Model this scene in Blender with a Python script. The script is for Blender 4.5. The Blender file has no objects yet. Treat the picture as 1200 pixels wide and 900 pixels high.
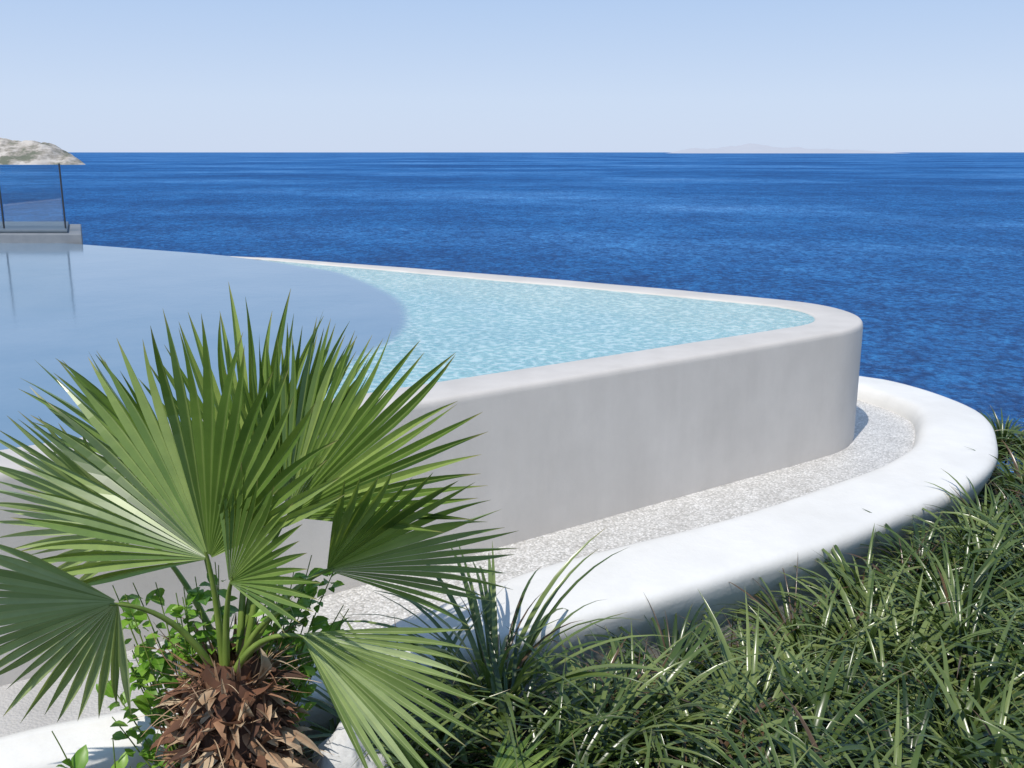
import bpy, math, random
import numpy as np
from mathutils import Vector, noise as mnoise
random.seed(7); rng=np.random.default_rng(7)
R_=math.radians
scene=bpy.context.scene
COL=scene.collection
ORG={}
# ---------------------------------------------------------------- helpers
def link(ob,origin,parent=None):
    COL.objects.link(ob); o=Vector(origin); ORG[ob.name]=o
    if parent is not None:
        ob.parent=parent; ob.location=o-ORG[parent.name]
    else: ob.location=o
    return ob
def mk(name,verts,faces,mat,origin=(0,0,0),parent=None,smooth=True,data=None):
    o=np.array(origin,dtype=float)
    v=np.array(verts,dtype=float)-o
    me=bpy.data.meshes.new(name)
    if isinstance(faces,np.ndarray):
        nf,k=faces.shape
        me.vertices.add(len(v)); me.vertices.foreach_set("co",v.astype(np.float32).ravel())
        me.loops.add(nf*k); me.loops.foreach_set("vertex_index",faces.astype(np.int32).ravel())
        me.polygons.add(nf); me.polygons.foreach_set("loop_start",np.arange(nf,dtype=np.int32)*k)
        me.update(calc_edges=True)
    else:
        me.from_pydata([tuple(x) for x in v],[],faces); me.update()
    me.validate()
    if smooth: me.polygons.foreach_set("use_smooth",[True]*len(me.polygons))
    if data is not None:
        at=me.color_attributes.new("leafdata",'FLOAT_COLOR','POINT')
        d=np.ones((len(v),4),dtype=np.float32); d[:,:3]=np.array(data); at.data.foreach_set("color",d.ravel())
    me.materials.append(mat)
    ob=bpy.data.objects.new(name,me)
    return link(ob,origin,parent)
def empty(name,origin,label,cat,parent=None):
    ob=bpy.data.objects.new(name,None); ob.empty_display_size=.2
    link(ob,origin,parent)
    if label: ob["label"]=label; ob["category"]=cat
    return ob
def newmat(name):
    m=bpy.data.materials.new(name); m.use_nodes=True; nt=m.node_tree
    for n in list(nt.nodes): nt.nodes.remove(n)
    out=nt.nodes.new('ShaderNodeOutputMaterial')
    return m,nt,out
def L(nt,a,b): nt.links.new(a,b)
def noise(nt,coord,scale,detail=4,rough=.55,mapscale=None):
    if mapscale:
        mp=nt.nodes.new('ShaderNodeMapping'); mp.inputs['Scale'].default_value=mapscale
        L(nt,coord,mp.inputs['Vector']); coord=mp.outputs[0]
    n=nt.nodes.new('ShaderNodeTexNoise'); n.inputs['Scale'].default_value=scale
    n.inputs['Detail'].default_value=detail; n.inputs['Roughness'].default_value=rough
    L(nt,coord,n.inputs['Vector']); return n.outputs['Fac']
def ramp(nt,fac,stops):
    r=nt.nodes.new('ShaderNodeValToRGB'); e=r.color_ramp.elements
    while len(e)<len(stops): e.new(.5)
    for el,(p,c) in zip(e,stops): el.position=p; el.color=(*c,1) if len(c)==3 else c
    L(nt,fac,r.inputs[0]); return r.outputs[0]
def bump(nt,h,strength,dist):
    b=nt.nodes.new('ShaderNodeBump'); b.inputs['Strength'].default_value=strength; b.inputs['Distance'].default_value=dist
    L(nt,h,b.inputs['Height']); return b
def mixc(nt,fac,a,b,mode='MIX'):
    m=nt.nodes.new('ShaderNodeMix'); m.data_type='RGBA'; m.blend_type=mode
    for s,v in ((m.inputs[0],fac),(m.inputs[6],a),(m.inputs[7],b)):
        if isinstance(v,(int,float)): s.default_value=v
        elif isinstance(v,tuple): s.default_value=(*v,1)
        else: L(nt,v,s)
    return m.outputs[2]
def coord(nt): return nt.nodes.new('ShaderNodeNewGeometry').outputs['Position']
def axis(nt,c,i,a,b):
    s=nt.nodes.new('ShaderNodeSeparateXYZ'); L(nt,c,s.inputs[0]); r=nt.nodes.new('ShaderNodeMapRange')
    r.inputs[1].default_value=a; r.inputs[2].default_value=b; L(nt,s.outputs[i],r.inputs[0]); return r.outputs[0]
def principled(nt,out,rough=.7,spec=.4):
    p=nt.nodes.new('ShaderNodeBsdfPrincipled'); p.inputs['Roughness'].default_value=rough
    p.inputs['Specular IOR Level'].default_value=spec; L(nt,p.outputs[0],out.inputs[0]); return p
# ---------------------------------------------------------------- materials
def plaster(name,c1,c2,bs=.25,stv=.10):
    m,nt,out=newmat(name); p=principled(nt,out,.75,.3); c=coord(nt)
    a=noise(nt,c,1.3,8,.62); col=ramp(nt,a,[(.3,c1),(.7,c2)])
    st=noise(nt,c,1.0,5,.6,(5,5,.9)); 
    col=mixc(nt,stv,col,ramp(nt,st,[(.35,(.78,.77,.76)),(.6,(1,1,1))]),'MULTIPLY')
    L(nt,col,p.inputs['Base Color'])
    b1=bump(nt,noise(nt,c,5,5,.6),bs,.012); b2=bump(nt,noise(nt,c,60,4,.65),.3,.003)
    L(nt,b1.outputs[0],b2.inputs['Normal']); L(nt,b2.outputs[0],p.inputs['Normal']); return m
M_WALL=plaster("grey_plaster",(.51,.475,.435),(.60,.56,.515),.22,.2)
M_CURB=plaster("white_plaster",(.66,.64,.60),(.75,.73,.69),.5,.14)
def gravel():
    m,nt,out=newmat("pebble_screed"); p=principled(nt,out,.4,.5); c=coord(nt)
    v=nt.nodes.new('ShaderNodeTexVoronoi'); v.inputs['Scale'].default_value=75; L(nt,c,v.inputs['Vector'])
    col=ramp(nt,v.outputs['Color'],[(.1,(.44,.43,.40)),(.5,(.63,.61,.58)),(.9,(.84,.82,.79))])
    col=mixc(nt,.5,col,ramp(nt,v.outputs['Distance'],[(.3,(1,1,1)),(.8,(.6,.58,.55))]),'MULTIPLY')
    col=mixc(nt,.6,col,ramp(nt,noise(nt,c,4,7,.75),[(.38,(.78,.77,.76)),(.55,(1,1,1))]),'MULTIPLY')
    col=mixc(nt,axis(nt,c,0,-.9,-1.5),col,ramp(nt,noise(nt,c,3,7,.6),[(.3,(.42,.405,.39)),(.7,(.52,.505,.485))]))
    L(nt,col,p.inputs['Base Color']); L(nt,bump(nt,v.outputs['Distance'],.5,-.007).outputs[0],p.inputs['Normal']); return m
M_GRAVEL=gravel()
def mosaic(name,cs,sc,wob=.12):
    m,nt,out=newmat(name); p=principled(nt,out,.5,.3); c=coord(nt)
    col=ramp(nt,noise(nt,c,sc,5,.6),cs); L(nt,col,p.inputs['Base Color']); return m
M_SHALLOW=mosaic("pale_turquoise_mosaic",[(.3,(.28,.58,.61)),(.7,(.40,.68,.70))],7)
M_DEEP=mosaic("slate_blue_mosaic",[(.2,(.09,.17,.25)),(.7,(.11,.19,.28))],3)
def water_sh(nt,bs,sc,tint,rough,scat,cs,dbs):
    c=coord(nt)
    n1=noise(nt,c,sc,4,.6); b=bump(nt,n1,bs,.02)
    g=nt.nodes.new('ShaderNodeBsdfGlossy'); g.inputs['Roughness'].default_value=rough; g.inputs['Color'].default_value=(1,1,1,1)
    t=nt.nodes.new('ShaderNodeBsdfTransparent'); t.inputs['Color'].default_value=(*tint,1)
    d=nt.nodes.new('ShaderNodeBsdfDiffuse')
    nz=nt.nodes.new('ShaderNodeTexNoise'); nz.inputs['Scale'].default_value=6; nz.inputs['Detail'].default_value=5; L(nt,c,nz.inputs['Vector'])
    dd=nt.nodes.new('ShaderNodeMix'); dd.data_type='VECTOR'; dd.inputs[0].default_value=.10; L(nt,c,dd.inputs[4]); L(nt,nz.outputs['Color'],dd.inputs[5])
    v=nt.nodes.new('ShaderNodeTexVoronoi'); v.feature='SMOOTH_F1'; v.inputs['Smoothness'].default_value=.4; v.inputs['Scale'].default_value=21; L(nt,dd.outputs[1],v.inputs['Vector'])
    col=ramp(nt,v.outputs['Distance'],cs)  # cell ramp paints a network of caustic light into the scatter colour
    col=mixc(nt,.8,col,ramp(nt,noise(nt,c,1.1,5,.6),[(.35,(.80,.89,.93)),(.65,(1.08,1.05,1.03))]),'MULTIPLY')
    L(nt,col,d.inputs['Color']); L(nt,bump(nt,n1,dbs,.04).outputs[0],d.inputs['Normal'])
    m0=nt.nodes.new('ShaderNodeMixShader'); m0.inputs[0].default_value=scat; L(nt,t.outputs[0],m0.inputs[1]); L(nt,d.outputs[0],m0.inputs[2])
    f=nt.nodes.new('ShaderNodeFresnel'); f.inputs['IOR'].default_value=1.33
    L(nt,b.outputs[0],g.inputs['Normal']); L(nt,b.outputs[0],f.inputs['Normal'])
    mx=nt.nodes.new('ShaderNodeMixShader'); L(nt,f.outputs[0],mx.inputs[0]); L(nt,m0.outputs[0],mx.inputs[1]); L(nt,g.outputs[0],mx.inputs[2])
    return mx.outputs[0]
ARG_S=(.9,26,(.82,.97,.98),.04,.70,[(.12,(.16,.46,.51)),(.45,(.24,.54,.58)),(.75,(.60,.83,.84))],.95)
ARG_D=(.06,3,(.8,.92,.98),.10,.93,[(.2,(.165,.255,.345)),(.7,(.17,.26,.35))],.0)
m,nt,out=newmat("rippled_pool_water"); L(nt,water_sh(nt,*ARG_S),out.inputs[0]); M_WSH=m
m,nt,out=newmat("calm_pool_water"); L(nt,water_sh(nt,*ARG_D),out.inputs[0]); M_WDP=m
m,nt,out=newmat("pool_water_transition"); a=nt.nodes.new('ShaderNodeAttribute'); a.attribute_name="leafdata"
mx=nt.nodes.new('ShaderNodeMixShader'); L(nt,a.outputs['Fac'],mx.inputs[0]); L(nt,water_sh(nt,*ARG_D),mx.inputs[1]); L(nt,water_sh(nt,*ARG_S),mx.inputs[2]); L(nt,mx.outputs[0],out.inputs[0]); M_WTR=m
def sea():
    m,nt,out=newmat("deep_blue_sea"); c=coord(nt)
    big=noise(nt,c,.0030,7,.64,(.6,.8,1)); mid=noise(nt,c,.03,6,.7,(.9,.5,1)); mm=noise(nt,c,.22,5,.7,(.9,.6,1))
    fine=noise(nt,c,1.05,5,.72,(.75,.7,1))
    col=ramp(nt,big,[(.37,(.006,.062,.205)),(.48,(.012,.098,.285)),(.56,(.030,.148,.37)),(.65,(.065,.21,.45))])
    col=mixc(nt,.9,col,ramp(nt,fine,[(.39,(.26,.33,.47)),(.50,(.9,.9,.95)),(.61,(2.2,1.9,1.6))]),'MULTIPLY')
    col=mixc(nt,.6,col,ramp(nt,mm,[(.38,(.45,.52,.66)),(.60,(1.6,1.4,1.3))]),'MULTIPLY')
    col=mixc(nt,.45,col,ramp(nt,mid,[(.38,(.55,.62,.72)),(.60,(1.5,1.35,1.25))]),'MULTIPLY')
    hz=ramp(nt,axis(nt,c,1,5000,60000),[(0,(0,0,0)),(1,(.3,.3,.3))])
    col=mixc(nt,hz,col,(.12,.24,.38))  # aerial haze painted into the sea colour, growing with distance
    p=nt.nodes.new('ShaderNodeBsdfDiffuse'); L(nt,col,p.inputs['Color'])
    g=nt.nodes.new('ShaderNodeBsdfGlossy'); g.inputs['Roughness'].default_value=.22; g.inputs['Color'].default_value=(.6,.8,1,1)
    b1=bump(nt,fine,1.0,.9); b2=bump(nt,mm,.8,2.0); L(nt,b1.outputs[0],b2.inputs['Normal'])
    L(nt,b2.outputs[0],g.inputs['Normal']); L(nt,b2.outputs[0],p.inputs['Normal'])
    mx=nt.nodes.new('ShaderNodeMixShader'); mx.inputs[0].default_value=.12
    L(nt,p.outputs[0],mx.inputs[1]); L(nt,g.outputs[0],mx.inputs[2]); L(nt,mx.outputs[0],out.inputs[0]); return m
M_SEA=sea()
def simple(name,cs,scale,rough=.9,bs=.4,bd=.05,spec=.3,ms=None):
    m,nt,out=newmat(name); p=principled(nt,out,rough,spec); c=coord(nt)
    f=noise(nt,c,scale,6,.65,ms); L(nt,ramp(nt,f,cs),p.inputs['Base Color'])
    L(nt,bump(nt,f,bs,bd).outputs[0],p.inputs['Normal']); return m
M_SOIL=simple("dark_soil",[(.35,(.008,.008,.006)),(.7,(.022,.022,.014))],6)
M_ROCK=simple("pale_rock",[(.40,(.14,.15,.11)),(.49,(.30,.27,.23)),(.60,(.50,.46,.41))],.022,.95,.7,8,.3,(1,1,2.5))
M_WROCK=simple("whitewashed_stone",[(.3,(.50,.50,.50)),(.7,(.72,.71,.69))],6,.8,.6,.03)
M_STONE=simple("terrace_stone",[(.3,(.17,.185,.205)),(.7,(.22,.235,.25))],5,.8,.2,.01)
M_SLAB=simple("dark_slab",[(.3,(.08,.11,.14)),(.7,(.11,.14,.17))],5,.5,.2,.01)
M_METAL=simple("dark_metal",[(.3,(.03,.035,.04)),(.7,(.05,.05,.055))],8,.4,.1,.002)
def glassm():
    m,nt,out=newmat("railing_glass")
    g=nt.nodes.new('ShaderNodeBsdfGlossy'); g.inputs['Roughness'].default_value=.02
    t=nt.nodes.new('ShaderNodeBsdfTransparent'); t.inputs['Color'].default_value=(.93,.95,.95,1)
    mx=nt.nodes.new('ShaderNodeMixShader'); mx.inputs[0].default_value=.10
    L(nt,t.outputs[0],mx.inputs[1]); L(nt,g.outputs[0],mx.inputs[2]); L(nt,mx.outputs[0],out.inputs[0]); return m
M_GLASS=glassm()
def haze():
    m,nt,out=newmat("hazy_distant_land"); c=coord(nt)
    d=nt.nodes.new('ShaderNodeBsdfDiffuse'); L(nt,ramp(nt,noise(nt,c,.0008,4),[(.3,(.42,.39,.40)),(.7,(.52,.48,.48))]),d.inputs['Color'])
    e=nt.nodes.new('ShaderNodeEmission'); e.inputs['Color'].default_value=(.575,.65,.81,1); e.inputs['Strength'].default_value=1.0  # emission stands in for aerial haze; the land itself does not glow
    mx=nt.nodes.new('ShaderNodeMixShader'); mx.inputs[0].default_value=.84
    L(nt,d.outputs[0],mx.inputs[1]); L(nt,e.outputs[0],mx.inputs[2]); L(nt,mx.outputs[0],out.inputs[0]); return m
M_HAZE=haze()
def leafmat(name,cs,tr,trcol,rough=.4,midc=None,tipc=None,spec=.5,midw=.3,tip0=.90):
    m,nt,out=newmat(name)
    a=nt.nodes.new('ShaderNodeAttribute'); a.attribute_name="leafdata"
    s=nt.nodes.new('ShaderNodeSeparateColor'); L(nt,a.outputs['Color'],s.inputs[0])
    col=ramp(nt,s.outputs[0],cs)
    if midc: col=mixc(nt,ramp(nt,s.outputs[2],[(0.0,(.8,.8,.8)),(midw,(0,0,0))]),col,midc)
    if tipc: col=mixc(nt,ramp(nt,s.outputs[1],[(tip0,(0,0,0)),(1,(.9,.9,.9))]),col,tipc)
    nn=noise(nt,coord(nt),9,4,.6); col=mixc(nt,.6,col,ramp(nt,nn,[(.35,(.70,.74,.66)),(.65,(1.12,1.1,1.0))]),'MULTIPLY')
    p=principled(nt,out,rough,spec); L(nt,col,p.inputs['Base Color'])
    t=nt.nodes.new('ShaderNodeBsdfTranslucent'); t.inputs['Color'].default_value=(*trcol,1)
    mx=nt.nodes.new('ShaderNodeMixShader'); mx.inputs[0].default_value=tr
    L(nt,p.outputs[0],mx.inputs[1]); L(nt,t.outputs[0],mx.inputs[2]); L(nt,mx.outputs[0],out.inputs[0]); return m
M_FROND=leafmat("palm_leaf_green",[(0,(.03,.07,.015)),(.5,(.125,.21,.04)),(1,(.31,.40,.12))],.25,(.30,.42,.05),.28,(.30,.38,.13),(.38,.30,.15),.65,.22)
M_FRONDL=leafmat("palm_leaf_pale",[(0,(.15,.22,.06)),(.5,(.31,.40,.15)),(1,(.48,.56,.30))],.28,(.34,.44,.10),.42,(.46,.52,.27),(.42,.34,.2),.5,.22)
M_PET=leafmat("petiole_green",[(0,(.13,.21,.03)),(1,(.26,.34,.08))],.1,(.2,.3,.05),.4)
M_DRY=leafmat("dry_leaf_base",[(0,(.045,.020,.012)),(.4,(.18,.08,.045)),(.7,(.34,.19,.11)),(1,(.60,.47,.33))],.08,(.3,.15,.07),.8)
M_GRASS=leafmat("strap_leaf",[(0,(.020,.040,.010)),(.5,(.075,.118,.028)),(.93,(.20,.25,.085)),(.97,(.20,.14,.07)),(1,(.11,.065,.038))],.18,(.15,.24,.04),.28,None,(.24,.16,.08),.6,.3,.86)
M_SHRUB=leafmat("shrub_leaf",[(0,(.06,.16,.015)),(.6,(.16,.34,.03)),(1,(.30,.48,.08))],.3,(.30,.5,.05),.4,(.25,.4,.08))
# ---------------------------------------------------------------- curves
def catmull(P,n=8):
    P=[np.array(p,float) for p in P]; out=[]
    Q=[2*P[0]-P[1]]+P+[2*P[-1]-P[-2]]
    for i in range(1,len(Q)-2):
        a,b,c,d=Q[i-1:i+3]
        for k in range(n):
            t=k/n
            out.append(.5*((2*b)+(-a+c)*t+(2*a-5*b+4*c-d)*t*t+(-a+3*b-3*c+d)*t**3))
    out.append(P[-1]); return np.array(out)
def normals(P,closed):
    if closed: T=np.roll(P,-1,0)-np.roll(P,1,0)
    else: T=np.gradient(P,axis=0)
    T/=np.linalg.norm(T,axis=1)[:,None]
    return np.stack([-T[:,1],T[:,0]],1)
def sweep(P,W,prof,closed,wob=0,low=None):
    Nn=normals(P,closed); n=len(P); k=len(prof); V=[];F=[]
    for i in range(n):
        for (a,b,z) in prof:
            q=P[i]+Nn[i]*(a+b*W[i])
            dz=0
            if low is not None and z>-.2: dz-=low[i]
            if wob:
                w=mnoise.noise(Vector((q[0]*1.3,q[1]*1.3,z*2))); q=q+Nn[i]*w*wob; dz+=mnoise.noise(Vector((q[0]*1.5,q[1]*1.5,5)))*wob*.6
            V.append((q[0],q[1],z+dz))
    for i in range(n if closed else n-1):
        j=(i+1)%n
        for q in range(k-1): F.append((i*k+q,j*k+q,j*k+q+1,i*k+q+1))
    return V,F
near=[(x,5.86+.717*x) for x in np.linspace(-9,2.3,26)]
arc=[(1.91+1.15*math.cos(R_(a)),8.65+1.15*math.sin(R_(a))) for a in np.linspace(-54.4,55,26)]
far=catmull([arc[-1],(.95,10.8),(-1.05,12.1),(-3.54,13.6),(-5.3,14.68),(-7.1,15.78),(-9,16.9)],8)[1:]
OUT=np.array(near+arc+[tuple(p) for p in far]+[(-11,17.6),(-14,17.6),(-14,8),(-14,1),(-13,-1),(-10.5,-1.2)])
W=np.full(len(OUT),.40); FD=np.zeros(len(OUT))
for i,p in enumerate(OUT):
    if p[1]>10 :
        W[i]=.40-.28*min(1,max(0,(-p[0]+.0)/4.0)); FD[i]=min(1,max(0,(-p[0]-3.2)/1.2))
pool=empty("infinity_pool",(-1,8,-1.05),"raised grey plaster infinity pool with pointed rounded end","swimming pool")
prof=[(0,0,-1.5),(0,0,-.045),(.005,0,-.022),(.016,0,-.006),(.035,0,0),(-.03,1,.0),(-.014,1,-.004),(-.003,1,-.014),(0,1,-.03),(0,1,-.9)]
V,F=sweep(OUT,W,prof,True,.006,FD*.028); mk("pool_wall",V,F,M_WALL,(0,6,-.5),pool)
INN=OUT+normals(OUT,True)*W[:,None]
BD=catmull([(-3.45,13.35),(-2.75,12.6),(-2.04,11.75),(-1.21,9.9),(-.94,8.63),(-.91,7.68),(-1.05,7.0),(-1.2,6.3),(-1.45,5.4)],6)
i0=int(np.argmin(np.linalg.norm(INN-BD[0],axis=1))); i1=int(np.argmin(np.linalg.norm(INN-BD[-1],axis=1)))
nrm=normals(OUT,True)
def ring(off): return OUT+nrm*(W+off)[:,None]
BN=normals(BD,False)
def basin(name,poly,zf,zt,mat):
    n=len(poly); V=[(p[0],p[1],zf) for p in poly]+[(p[0],p[1],zt) for p in poly]
    F=[tuple(range(n))]+[(i,(i+1)%n,n+(i+1)%n,n+i) for i in range(n)]
    mk(name,V,F,mat,(0,8,-.4),pool,smooth=False)
r1=ring(.004)
bdR=(BD+BN*.03); bdL=(BD-BN*.03)
polyR=[tuple(p) for p in r1[i1+1:i0]]+[tuple(p) for p in bdR]
polyL=[tuple(p) for p in r1[i0+1:]]+[tuple(p) for p in r1[:i1]]+[tuple(p) for p in bdL[::-1]]
basin("shallow_basin",polyR,-.30,-.05,M_SHALLOW); basin("deep_basin",polyL,-.55,-.05,M_DEEP)
V=[];F=[]
for i in range(len(BD)): V+= [(*(BD[i]+BN[i]*.035),-.045),(*(BD[i]-BN[i]*.035),-.045)]
for i in range(len(BD)-1): F.append((2*i,2*i+2,2*i+3,2*i+1))
mk("divider_edge",V,F,M_SHALLOW,(0,8,-.1),pool)
r2=OUT+nrm*((W-.008)*(1-FD)+.012*FD)[:,None]
def sheet(name,poly,z,mat,par):
    return mk(name,[(p[0],p[1],z) for p in poly],[tuple(range(len(poly)))],mat,(0,8,z),par,smooth=False)
TW=.07
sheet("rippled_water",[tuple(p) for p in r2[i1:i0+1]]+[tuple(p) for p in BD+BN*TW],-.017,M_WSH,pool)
sheet("calm_water",[tuple(p) for p in r2[i0:]]+[tuple(p) for p in r2[:i1+1]]+[tuple(p) for p in (BD-BN*TW)[::-1]],-.017,M_WDP,pool)
V=[];F=[];D=[]
for i in range(len(BD)):
    for k in range(5):
        t=k/4; q=BD[i]+BN[i]*TW*(2*t-1); V.append((q[0],q[1],-.017)); s_=t*t*(3-2*t); D.append((s_,s_,s_))
for i in range(len(BD)-1):
    for k in range(4): F.append((5*i+k,5*i+5+k,5*i+6+k,5*i+k+1))
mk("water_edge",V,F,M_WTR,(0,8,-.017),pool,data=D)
# ---------------------------------------------------------------- overflow channel + curb
CP=catmull([(-9,-1.5),(-6,.7),(-3.5,2.45),(-2.0,3.32),(-1.46,3.57),(-.7,3.97),(.17,4.53),(1.88,5.60),(2.64,6.20),(3.28,6.74),(3.80,7.38),(4.17,8.12),(4.32,8.75),(4.26,9.35),(4.05,9.91),(3.74,10.3),(2.6,11.3),(0,13.1),(-5,16.3),(-9,18.9)],8)
CW=np.array([.27+.35*min(1,max(0,(p[0]+1.4)/1.9)) for p in CP])
ch=empty("overflow_channel",(1,5.5,-1.3),"white curved plaster curb around a pebble overflow channel","overflow channel")
cprof=[(.14,0,-2.2),(.10,0,-1.3),(.06,0,-1.17),(.025,0,-1.09),(.005,0,-1.02),(0,0,-.985),(.008,0,-.955),(.03,0,-.932),(.07,0,-.92),(.14,0,-.912),(-.12,1,-.893),(-.07,1,-.897),(-.035,1,-.91),(-.01,1,-.94),(.02,1,-1.0),(.03,1,-1.2)]
V,F=sweep(CP,CW,cprof,False,.018); mk("curb",V,F,M_CURB,(1,5,-1),ch)
CI=CP+normals(CP,False)*(CW-.03)[:,None]
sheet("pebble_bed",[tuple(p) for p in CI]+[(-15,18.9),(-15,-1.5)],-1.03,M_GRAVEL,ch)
# ---------------------------------------------------------------- terrain and sea
def ground_z(x,y):
    base=-1.62+.26*min(1,max(0,(x+.75)/.8))+.24*math.exp(-((x+.10)**2/.18+(y-4.1)**2/.20))-.10*math.exp(-((x-1.1)**2/.7+(y-4.9)**2/.5))
    ye=8.5 if x>4.9 else 10.9-.66*(x-4.0)
    if 4.3<x<=4.9: ye=8.5+(4.9-x)/.6*2.2
    d=max(0,y-ye); e=max(0,x-14)
    z=base-1.15*d-.9*e
    z+=mnoise.noise(Vector((x*.4,y*.4,0)))*.06*(1+min(d,20)*.8)
    return max(z,-36)
n=230; V=[]
for j in range(n):
    for i in range(n):
        x=-60+i*.5; y=-45+j*.5; V.append((x,y,ground_z(x,y)-.06))
F=np.array([(j*n+i,j*n+i+1,(j+1)*n+i+1,(j+1)*n+i) for j in range(n-1) for i in range(n-1)])
g=mk("ground",V,F,M_SOIL); g["kind"]="structure"
S=90000
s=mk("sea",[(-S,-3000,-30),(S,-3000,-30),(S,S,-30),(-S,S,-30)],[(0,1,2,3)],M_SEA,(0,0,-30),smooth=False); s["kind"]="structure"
def land(name,x0,x1,y0,y1,hf,nx,ny,mat,base):
    V=[]
    for j in range(ny):
        for i in range(nx):
            x=x0+(x1-x0)*i/(nx-1); y=y0+(y1-y0)*j/(ny-1); V.append((x,y,base+hf(x,y)))
    F=np.array([(j*nx+i,j*nx+i+1,(j+1)*nx+i+1,(j+1)*nx+i) for j in range(ny-1) for i in range(nx-1)])
    o=mk(name,V,F,mat,((x0+x1)/2,(y0+y1)/2,base)); o["kind"]="structure"; return o
def hh(x,y):
    t=(-1080-x-(y-2560)*.47)/210
    if t<0: e=0
    else: e=60*(1-math.exp(-t*3.4))+6*min(1,t)
    d=(y-2550+18*mnoise.noise(Vector((x*.02,0,7))))/75; d=0 if d<0 else min(1,d)**.75
    nz=mnoise.fractal(Vector((x*.011,y*.011,1)),1,2,6)
    rid=abs(mnoise.noise(Vector((x*.02+y*.008,y*.012,3))))
    return e*d*(1+.12*nz)+ (nz*6-rid*11)*min(1,e*d/18)-1
land("rocky_headland",-1900,-1075,2520,2900,hh,330,150,M_ROCK,-30)
def hd(x,y):
    u=(x-3900)/6600
    if u<0 or u>1: return -20
    e=280*(math.exp(-((u-.36)/.19)**2)*.75+.30*math.exp(-((u-.7)/.2)**2)+.28*math.exp(-((u-.1)/.1)**2))*min(1,u*12,(1-u)*6)
    d=max(0,1-abs(y-26000)/1500)**.5
    return e*d*(1+.45*mnoise.fractal(Vector((x*.0014,y*.0012,1)),1,2,5))-10
land("distant_island",3800,10600,24400,27600,hd,200,24,M_HAZE,-30)
# ---------------------------------------------------------------- terrace platform + railing
def box(name,x0,x1,y0,y1,z0,z1,mat,par,bev=.01,slant=0):
    V=[(x-(slant*(y-y0) if x==x1 else 0),y,z) for z in (z0,z1) for y in (y0,y1) for x in (x0,x1)]
    F=[(0,2,3,1),(4,5,7,6),(0,1,5,4),(2,6,7,3),(0,4,6,2),(1,3,7,5)]
    o=mk(name,V,F,mat,((x0+x1)/2,(y0+y1)/2,z0),par,smooth=False)
    b=o.modifiers.new("bevel",'BEVEL'); b.width=bev; b.segments=2; return o
tp=empty("terrace_platform",(-9.5,17.0,-.8),"low grey stone terrace platform beside the pool water","terrace")
box("platform_wall",-13,-6.86,15.8,18,-.9,.13,M_STONE,tp,.02,.43)
box("platform_slab",-13,-7.15,15.95,17.95,.133,.18,M_SLAB,tp,.01,.43)
gr=empty("glass_railing",(-9.5,16.3,.18),"frameless glass railing with thin dark metal posts","railing")
PX=[-7.33,-8.34,-9.35,-10.36]
for x in PX: box("railing_post",x-.010,x+.010,16.285,16.315,.18,1.22,M_METAL,gr,.003)
for x in PX[:3]: box("glass_panel",x-.985,x-.025,16.293,16.307,.22,1.20,M_GLASS,gr,.003)
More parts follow.
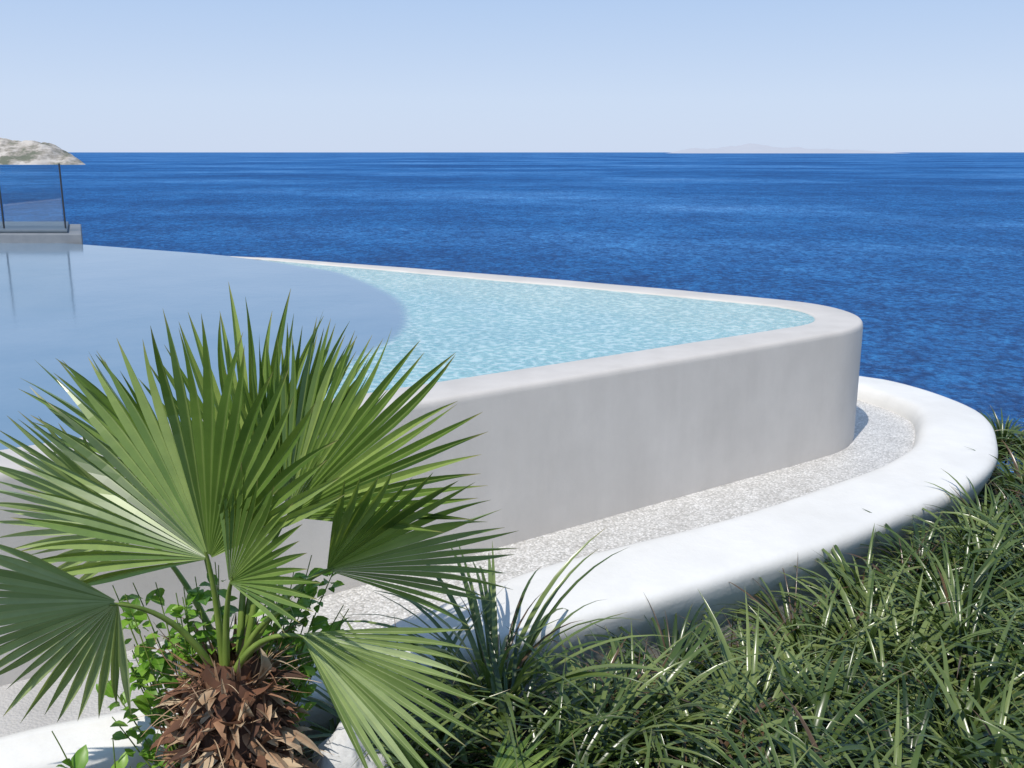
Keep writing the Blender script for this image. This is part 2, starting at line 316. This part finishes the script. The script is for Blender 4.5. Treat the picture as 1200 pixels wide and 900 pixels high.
# ---------------------------------------------------------------- palm
def nrmz(v): v=np.array(v,float); return v/np.linalg.norm(v)
def tube(pts,rad,m=8):
    pts=np.array(pts,float); V=[];F=[]
    T=np.gradient(pts,axis=0)
    for i,(p,t) in enumerate(zip(pts,T)):
        t=nrmz(t); a=nrmz(np.cross(t,(0.3,.9,.1))); b=np.cross(t,a)
        for k in range(m):
            an=2*math.pi*k/m; V.append(p+rad[i]*(math.cos(an)*a+math.sin(an)*b))
    for i in range(len(pts)-1):
        for k in range(m): F.append((i*m+k,i*m+(k+1)%m,(i+1)*m+(k+1)%m,(i+1)*m+k))
    return V,F
def bez(a,b,c,n=12):
    a,b,c=map(lambda q:np.array(q,float),(a,b,c))
    return [a*(1-t)**2+2*b*t*(1-t)+c*t*t for t in np.linspace(0,1,n)]
def fan(parent,crown,hub,th,cy,k,side,R,spread,n,droop=.05,mat=None,join=.52,fold=.9,bend=.07,curl=0,label=None):
    hub=np.array(hub,float); th=R_(th); n=int(n*1.15)
    c=nrmz((math.cos(th),cy,math.sin(th)))
    l0=np.array((-math.sin(th)*k,side*math.sqrt(max(0,1-k*k)),math.cos(th)*k)); l=nrmz(l0-c*np.dot(c,l0))
    nn=np.cross(c,l)
    if nn[1]>0: nn=-nn
    st=[.02,.12,.25,.4,join,.6,.68,.76,.84,.92,1.0]
    V=[];F=[];D=[]; sp=R_(spread); dl=sp/n
    for i in range(n):
        q=(i+.5)/n*2-1; a=sp*q
        Ri=R*(1-.20*q*q)*random.uniform(.90,1.04); b=random.gauss(0,bend); sw=random.gauss(0,.022); rv=min(1,max(0,random.gauss(.5,.30)))
        tw=random.gauss(0,.4); base=len(V)
        for s_ in st:
            e=max(0,(s_-join)/(1-join)); aa=a+sw*e*e
            d=math.cos(aa)*c+math.sin(aa)*l; pp=-math.sin(aa)*c+math.cos(aa)*l
            hw=Ri*s_*math.tan(dl) if e==0 else Ri*join*math.tan(dl)*(1+.6*min(e,.35)*(1-e))*(1-e**1.8)+.0004
            pr=pp*math.cos(tw*e)+nn*math.sin(tw*e)
            p=hub+d*Ri*s_+nn*(b*e*e*Ri*.5)-nn*curl*Ri*s_**2-np.array((0,0,1))*(droop*Ri*s_**2.6)
            p=p+nn*(.10*R*s_*(1-math.cos(q*1.3)))
            V+= [p-pr*hw,p-nn*fold*hw*1.0,p+pr*hw]
            D+= [(rv,s_,1),(rv,s_,0),(rv,s_,1)]
        for j in range(len(st)-1):
            o=base+3*j; F+=[(o,o+3,o+4,o+1),(o+1,o+4,o+5,o+2)]
    fr=mk("frond",V,F,mat or M_FROND,hub,parent,data=D,smooth=False)
    if label: fr["label"]=label
    if crown is not None:
        crown=np.array(crown,float)
        mid=(crown+hub)/2+np.array((0,0,.06))+(hub-crown)*np.array((-.1,-.1,.15))
        pts=bez(crown,mid,hub+c*.03); m=len(pts)
        V,F=tube(pts,[.015-.009*i/(m-1) for i in range(m)]); D=[(.5+.3*math.sin(i),.5,.5) for i in range(len(V))]
        mk("petiole",V,F,M_PET,hub,fr,data=D)
    return fr
PB=(-1.07,3.4,-1.62)
palm=empty("fan_palm",PB,"short fan palm with shaggy brown trunk beside the curb","palm tree")
C0=(-1.07,3.4,-.48)
def cr(dx,dy): return (C0[0]+dx,C0[1]+dy,C0[2])
fan(palm,cr(-.02,-.03),(-1.091,3.30,-.026),112,.10,.95,1,.96,84,28,.06)
fan(palm,cr(.02,.05),(-1.00,3.62,.02),90,.15,.85,-1,.88,40,17,.0)
fan(palm,cr(.05,.03),(-.86,3.52,.05),46,.05,.9,1,.90,48,20,.04)
fan(palm,cr(.03,.06),(-.93,3.68,.05),75,.1,.8,-1,.78,36,16,.02)
fan(palm,cr(.06,0),(-.699,3.45,-.136),24,-.15,.88,-1,.76,54,19,.05)
fan(palm,cr(-.06,-.05),(-1.369,3.15,-.12),196,-.1,.9,1,.68,72,22,.05,M_FRONDL)
fan(palm,cr(-.06,.06),(-1.50,3.75,-.10),158,.0,.9,1,.72,66,20,.02,M_FRONDL)
fan(palm,cr(-.04,.07),(-1.28,3.70,.06),140,.05,.9,1,.78,48,17,.02)
fan(palm,cr(.04,-.08),(-.741,3.15,-.24),-29,-.15,.70,1,.74,34,14,.04,M_FRONDL)
fan(palm,cr(.04,-.03),(-.783,3.25,-.225),108,0,.4,1,.36,22,9,.0,M_FRONDL)
fan(palm,cr(.0,-.06),(-1.0,3.22,-.08),50,-.35,.8,1,.50,56,17,.04)
# trunk
V=[];F=[];D=[]
hh_=np.linspace(-1.7,-.46,10)
for i,z in enumerate(hh_):
    for k in range(16):
        a=2*math.pi*k/16; r=(.17+.02*math.sin(k*2.3+i*1.7))*(1 if i<8 else .75-.2*(i-8)); V.append((PB[0]+r*math.cos(a),PB[1]+r*math.sin(a),z)); D.append((random.uniform(0,.3),.5,.5))
for i in range(9):
    for k in range(16): F.append((i*16+k,i*16+(k+1)%16,(i+1)*16+(k+1)%16,(i+1)*16+k))
def bract(a,z,r,L_,w,up,curl,rv,sw=0):
    o=np.array((math.cos(a),math.sin(a),0)); t=np.array((-math.sin(a),math.cos(a),0)); base=len(V)
    p=np.array((PB[0],PB[1],z))+o*r; ang=up; st=7; cup=random.uniform(-.9,.9)
    for j in range(st):
        s_=j/(st-1); hw=w*(1-s_**2)*(.55+.45*math.sin(min(1,s_*2.2)*1.57))*random.uniform(.85,1.15)+.001
        n_=math.sin(ang)*o*-1+np.array((0,0,math.cos(ang)))
        V.append(p-t*hw+n_*hw*cup); V.append(p); V.append(p+t*hw+n_*hw*cup)
        v_=min(1,max(0,rv+.15*s_)); D.extend([(v_,s_*.8,1),(min(1,max(0,v_-.12)),s_*.8,.2),(v_,s_*.8,1)])
        p=p+(o*math.cos(ang)+t*sw+np.array((0,0,math.sin(ang))))*L_/(st-1); ang+=curl/(st-1)
    for j in range(st-1):
        q=base+3*j; F.append((q,q+3,q+4,q+1)); F.append((q+1,q+4,q+5,q+2))
for i in range(900):
    z=random.uniform(-1.6,-.52); a=random.uniform(0,2*math.pi)
    bract(a,z,.16 if z<-.68 else .16-.5*(z+.68)*.5,random.uniform(.07,.18),random.choice((.008,.016,.028,.038)),random.uniform(-1.0,.9),random.uniform(-2.2,1.6),random.random()**1.0,random.uniform(-.8,.8))
for i in range(260):
    z=random.uniform(-1.4,-.46); a=random.uniform(0,2*math.pi)
    bract(a,z,.16,random.uniform(.1,.24),.0025,random.uniform(-1,1.2),random.uniform(-1.5,1.5),random.uniform(.4,1),random.uniform(-1,1))
for i in range(80):
    z=random.uniform(-.66,-.46); a=random.uniform(0,2*math.pi)
    bract(a,z,random.uniform(.03,.13),random.uniform(.07,.20),random.uniform(.006,.014),random.uniform(.5,1.3),random.uniform(-.5,.3),random.uniform(.5,1))
for (a,z) in ((-.5,-.85),(-.3,-.92),(-.7,-.78),(-2.5,-.95),(-.2,-.75),(-1.2,-.9),(-1.9,-.82)):
    bract(a,z,.17,.22,.035,-.2,-.9,.8,.1)
mk("trunk",V,F,M_DRY,PB,palm,data=D,smooth=False)
sp=empty("small_fan_palm",(-.12,3.3,-1.55),"small dark green fan palm among strap leaves","palm tree")
for (hx,hy,hz,th,cy,R,sd,nn_) in [(-.12,3.25,-1.0,15,-.1,.42,65,16),(-.30,3.3,-1.0,120,.1,.36,60,14)]:
    fan(sp,(-.15,3.3,-1.5),(hx,hy,hz),th,cy,.6,1,R,sd,nn_,.1)
# whitewashed stones beside the trunk
for (cx_,cy0,cz,sx_,sy_,sz_,sdn) in ((-.66,3.52,-1.22,.17,.13,.36,1),(-.45,3.45,-1.34,.13,.12,.28,7)):
    V=[];F=[];a_,b_=18,28
    for i in range(a_+1):
        for k in range(b_):
            ph=math.pi*i/a_; tt=2*math.pi*k/b_; d=Vector((math.sin(ph)*math.cos(tt),math.sin(ph)*math.sin(tt),math.cos(ph)))
            r=1+.28*mnoise.fractal(d*1.6+Vector((sdn,0,0)),1,2,4); V.append((cx_+d.x*sx_*r,cy0+d.y*sy_*r,cz+d.z*sz_*r))
    for i in range(a_):
        for k in range(b_): F.append((i*b_+k,i*b_+(k+1)%b_,(i+1)*b_+(k+1)%b_,(i+1)*b_+k))
    o=mk("white_stone",V,F,M_WROCK,(cx_,cy0,cz-sz_)); o["label"]="rough whitewashed stone beside the shaggy palm trunk"; o["category"]="stone"; o["group"]="whitewashed stones beside the palm"
# ---------------------------------------------------------------- shrub
def shrub(name,base,targets,nl,leaf,label,seed):
    rr=random.Random(seed); par=empty(name,base,label,"shrub")
    V=[];F=[];D=[];SV=[];SF=[];SD=[]
    for t in targets:
        b=np.array(base)+np.array((rr.uniform(-.04,.04),rr.uniform(-.04,.04),0)); t=np.array(t,float)
        mid=(b+t)/2+np.array((rr.uniform(-.05,.05),rr.uniform(-.05,.05),.12))
        pts=bez(b,mid,t,14); v,f=tube(pts,[.006-.004*i/13 for i in range(14)],5); o=len(SV); SV+=v; SF+=[tuple(x+o for x in q) for q in f]; SD+=[(.3,.5,.5)]*len(v)
        for i in range(nl):
            s_=rr.uniform(.40,1.0)**.8; p=np.array(pts[min(13,int(s_*13))])+np.array([rr.gauss(0,.015) for _ in range(3)])
            a=rr.uniform(0,2*math.pi); el=rr.uniform(-.3,.9); d=np.array((math.cos(a)*math.cos(el),math.sin(a)*math.cos(el),math.sin(el)))
            sd=nrmz(np.cross(d,(rr.uniform(-.3,.3),rr.uniform(-.8,.3),1))); u=np.cross(sd,d); L_=leaf*rr.uniform(.5,1.25); rv=rr.random(); bs=len(V)
            for (q,w,dz) in [(0,.02,0),(.2,.22,.02),(.45,.31,.03),(.75,.2,.0),(1,.01,-.08)]:
                c_=p+d*(q*L_+.008)+u*dz*L_
                V.extend([c_-sd*w*L_+u*w*.35*L_,c_,c_+sd*w*L_+u*w*.35*L_]); D.extend([(rv,.5,1),(rv,.5,.1),(rv,.5,1)])
            for j in range(4):
                q=bs+3*j; F.append((q,q+3,q+4,q+1)); F.append((q+1,q+4,q+5,q+2))
    mk("foliage",V,F,M_SHRUB,base,par,data=D); mk("stem",SV,SF,M_PET,base,par,data=SD)
rr=random.Random(3)
tg=[(rr.uniform(-1.60,-1.10),rr.uniform(3.40,3.52),rr.uniform(-.80,-.12)) for _ in range(28)]+[(rr.uniform(-1.0,-.62),rr.uniform(3.45,3.7),rr.uniform(-.5,-.12)) for _ in range(20)]
shrub("leafy_shrub",(-1.18,3.46,-1.6),tg,21,.068,"bright green leafy shrub growing around the palm trunk",1)
shrub("leafy_seedling",(-1.42,3.05,-1.6),[(-1.60,3.05,-.56),(-1.40,3.07,-.60),(-1.52,3.0,-.66),(-1.34,3.05,-.70)],8,.08,"small bright green seedling in front of the white curb",5)
# ---------------------------------------------------------------- strap-leaf ground cover
def inside(pts,x,y):
    c=np.zeros(len(x),bool); j=len(pts)-1
    for i in range(len(pts)):
        xi,yi=pts[i]; xj,yj=pts[j]
        c^=((yi>y)!=(yj>y))&(x<(xj-xi)*(y-yi)/(yj-yi+1e-12)+xi); j=i
    return c
def clumps(n,sep):
    x=rng.uniform(-.75,6.6,n); y=rng.uniform(2.6,9.2,n)
    poly=np.vstack([CP,[(-15,18.9),(-15,-1.5)]])
    ok=~inside(poly,x,y)
    d=np.min(np.hypot(x[:,None]-CP[None,:,0],y[:,None]-CP[None,:,1]),axis=1)
    ye=np.where(x>4.7,8.6,8.9)
    ok&=(d>np.where((x>.25)&(x<2.6),.22,.16))&(y<ye)&(x<.62*y+.9)&~((x<-.35)&(y<3.4))
    x,y,d=x[ok],y[ok],d[ok]; keep=[]
    for i in range(len(x)):
        if all((x[i]-x[j])**2+(y[i]-y[j])**2>sep**2 for j in keep): keep.append(i)
    return x[keep],y[keep],d[keep]
cx,cy_,cdist=clumps(6000,.29)
BX=[];BY=[];BZ=[];AZ=[];LL=[];T0=[];T1=[];WW=[];RV=[]
def addb(x,y,z,az,ll,t0,t1,ww,rv):
    for A,v in zip((BX,BY,BZ,AZ,LL,T0,T1,WW,RV),(x,y,z,az,ll,t0,t1,ww,rv)): A.append(v)
for x,y,dc in zip(cx,cy_,cdist):
    gz=ground_z(x,y); m=int(rng.integers(54,76)); sc=rng.uniform(.85,1.3)*(.80 if dc<.5 and x>.35 else 1)
    if x<.3 and dc<.5: sc*=1.25
    az=rng.uniform(0,2*np.pi,m); rd=np.abs(rng.normal(0,.03,m))
    k=rng.random(m)
    addb(x+np.cos(az)*rd,y+np.sin(az)*rd,np.full(m,gz-.02),az+rng.normal(0,.10,m),rng.uniform(.46,.78,m)*sc,.03+.55*k**1.3+rng.normal(0,.05,m),.95+1.15*rng.random(m),rng.uniform(.0095,.0185,m),np.clip(rng.normal(rng.uniform(.15,.85),.17,m),0,.92))
    if (dc<.6 and rng.random()<.55) or (x<.3 and dc<.6) or rng.random()<.12:
        m=int(rng.integers(3,9)); az=rng.uniform(0,2*np.pi,m)
        addb(x+0*az,y+0*az,np.full(m,gz),az,rng.uniform(.6,.82,m)*(1.1 if x<.3 else .78),rng.uniform(0,.4,m),rng.uniform(.5,1.6,m),rng.uniform(.003,.009,m),np.full(m,1.0))
BX,BY,BZ,AZ,LL,T0,T1,WW,RV=map(np.concatenate,(BX,BY,BZ,AZ,LL,T0,T1,WW,RV))
dry=rng.random(len(RV))<.025; RV[dry]=1.0
nB=len(BX); st=11
P=np.zeros((nB,st,3,3)); D=np.zeros((nB,st,3,3)); px=np.zeros(nB); pz=np.zeros(nB)
tw=rng.normal(0,.4,nB)
for j in range(st):
    s_=j/(st-1); th=T0+T1*s_**1.3
    if j>0: px+=np.sin(th)*LL/(st-1); pz+=np.cos(th)*LL/(st-1)
    ax,ay=np.cos(AZ),np.sin(AZ); a2=tw*s_
    hw=WW*(1-s_**3.0)*(.6+.4*min(1,s_*4))+.0004
    c=np.stack([BX+ax*px,BY+ay*px,BZ+pz],1)
    nrm_=np.stack([-np.cos(th)*ax,-np.cos(th)*ay,np.sin(th)],1)
    sd=np.stack([-ay,ax,0*ax],1)*np.cos(a2)[:,None]+nrm_*np.sin(a2)[:,None]
    P[:,j,0]=c-sd*hw[:,None]; P[:,j,1]=c-nrm_*(hw*.45)[:,None]; P[:,j,2]=c+sd*hw[:,None]
    D[:,j,:,0]=RV[:,None]; D[:,j,:,1]=(s_*rng.uniform(.86,1.02,nB))[:,None] if j==st-1 else s_*.95; D[:,j,:,2]=np.array([1,.2,1])[None]
idx=np.arange(nB)[:,None,None]*st*3+np.arange(st-1)[None,:,None]*3
F1=np.concatenate([idx+0,idx+3,idx+4,idx+1],2).reshape(-1,4); F2=np.concatenate([idx+1,idx+4,idx+5,idx+2],2).reshape(-1,4)
gc=mk("strap_leaf_ground_cover",P.reshape(-1,3),np.vstack([F1,F2]),M_GRASS,data=D.reshape(-1,3)); gc["kind"]="stuff"
gc["label"]="dense dark green arching strap leaves covering the bed"; gc["category"]="ground cover"
# ---------------------------------------------------------------- light
el,rot=R_(56),R_(210)
sv=Vector((math.sin(rot)*math.cos(el),math.cos(rot)*math.cos(el),math.sin(el)))
sd=bpy.data.lights.new("sun",'SUN'); sd.energy=4.1; sd.angle=R_(.5); sd.color=(1,.95,.875)
so=bpy.data.objects.new("sun",sd); COL.objects.link(so); so.rotation_euler=sv.to_track_quat('Z','Y').to_euler(); so.location=(-10,-15,30)
w=bpy.data.worlds.new("World"); scene.world=w; w.use_nodes=True; nt=w.node_tree
bg=nt.nodes['Background']; sk=nt.nodes.new('ShaderNodeTexSky'); sk.sky_type='NISHITA'; sk.sun_disc=False
sk.sun_elevation=el; sk.sun_rotation=rot; sk.air_density=1; sk.dust_density=.3; sk.ozone_density=3.0; sk.altitude=0
tc=nt.nodes.new('ShaderNodeTexCoord'); sx=nt.nodes.new('ShaderNodeSeparateXYZ'); L(nt,tc.outputs['Generated'],sx.inputs[0])
gcol=ramp(nt,sx.outputs[2],[(0,(.61,.71,.90)),(.05,(.60,.715,.915)),(.22,(.35,.54,.86)),(1,(.14,.28,.55))])
vm=nt.nodes.new('ShaderNodeVectorMath'); vm.operation='SCALE'; vm.inputs[3].default_value=1/.11; L(nt,gcol,vm.inputs[0])
L(nt,mixc(nt,.93,sk.outputs[0],vm.outputs[0]),bg.inputs[0]); bg.inputs[1].default_value=.11
scene.view_settings.view_transform='Standard'; scene.view_settings.look='None'; scene.view_settings.exposure=0
cd=bpy.data.cameras.new("camera"); cam=bpy.data.objects.new("camera",cd); COL.objects.link(cam)
cam.location=(0,0,1.4); cam.rotation_euler=(R_(90-13.28),0,0); cd.sensor_width=36; cd.lens=34.56; cd.clip_start=.05; cd.clip_end=200000
scene.camera=cam
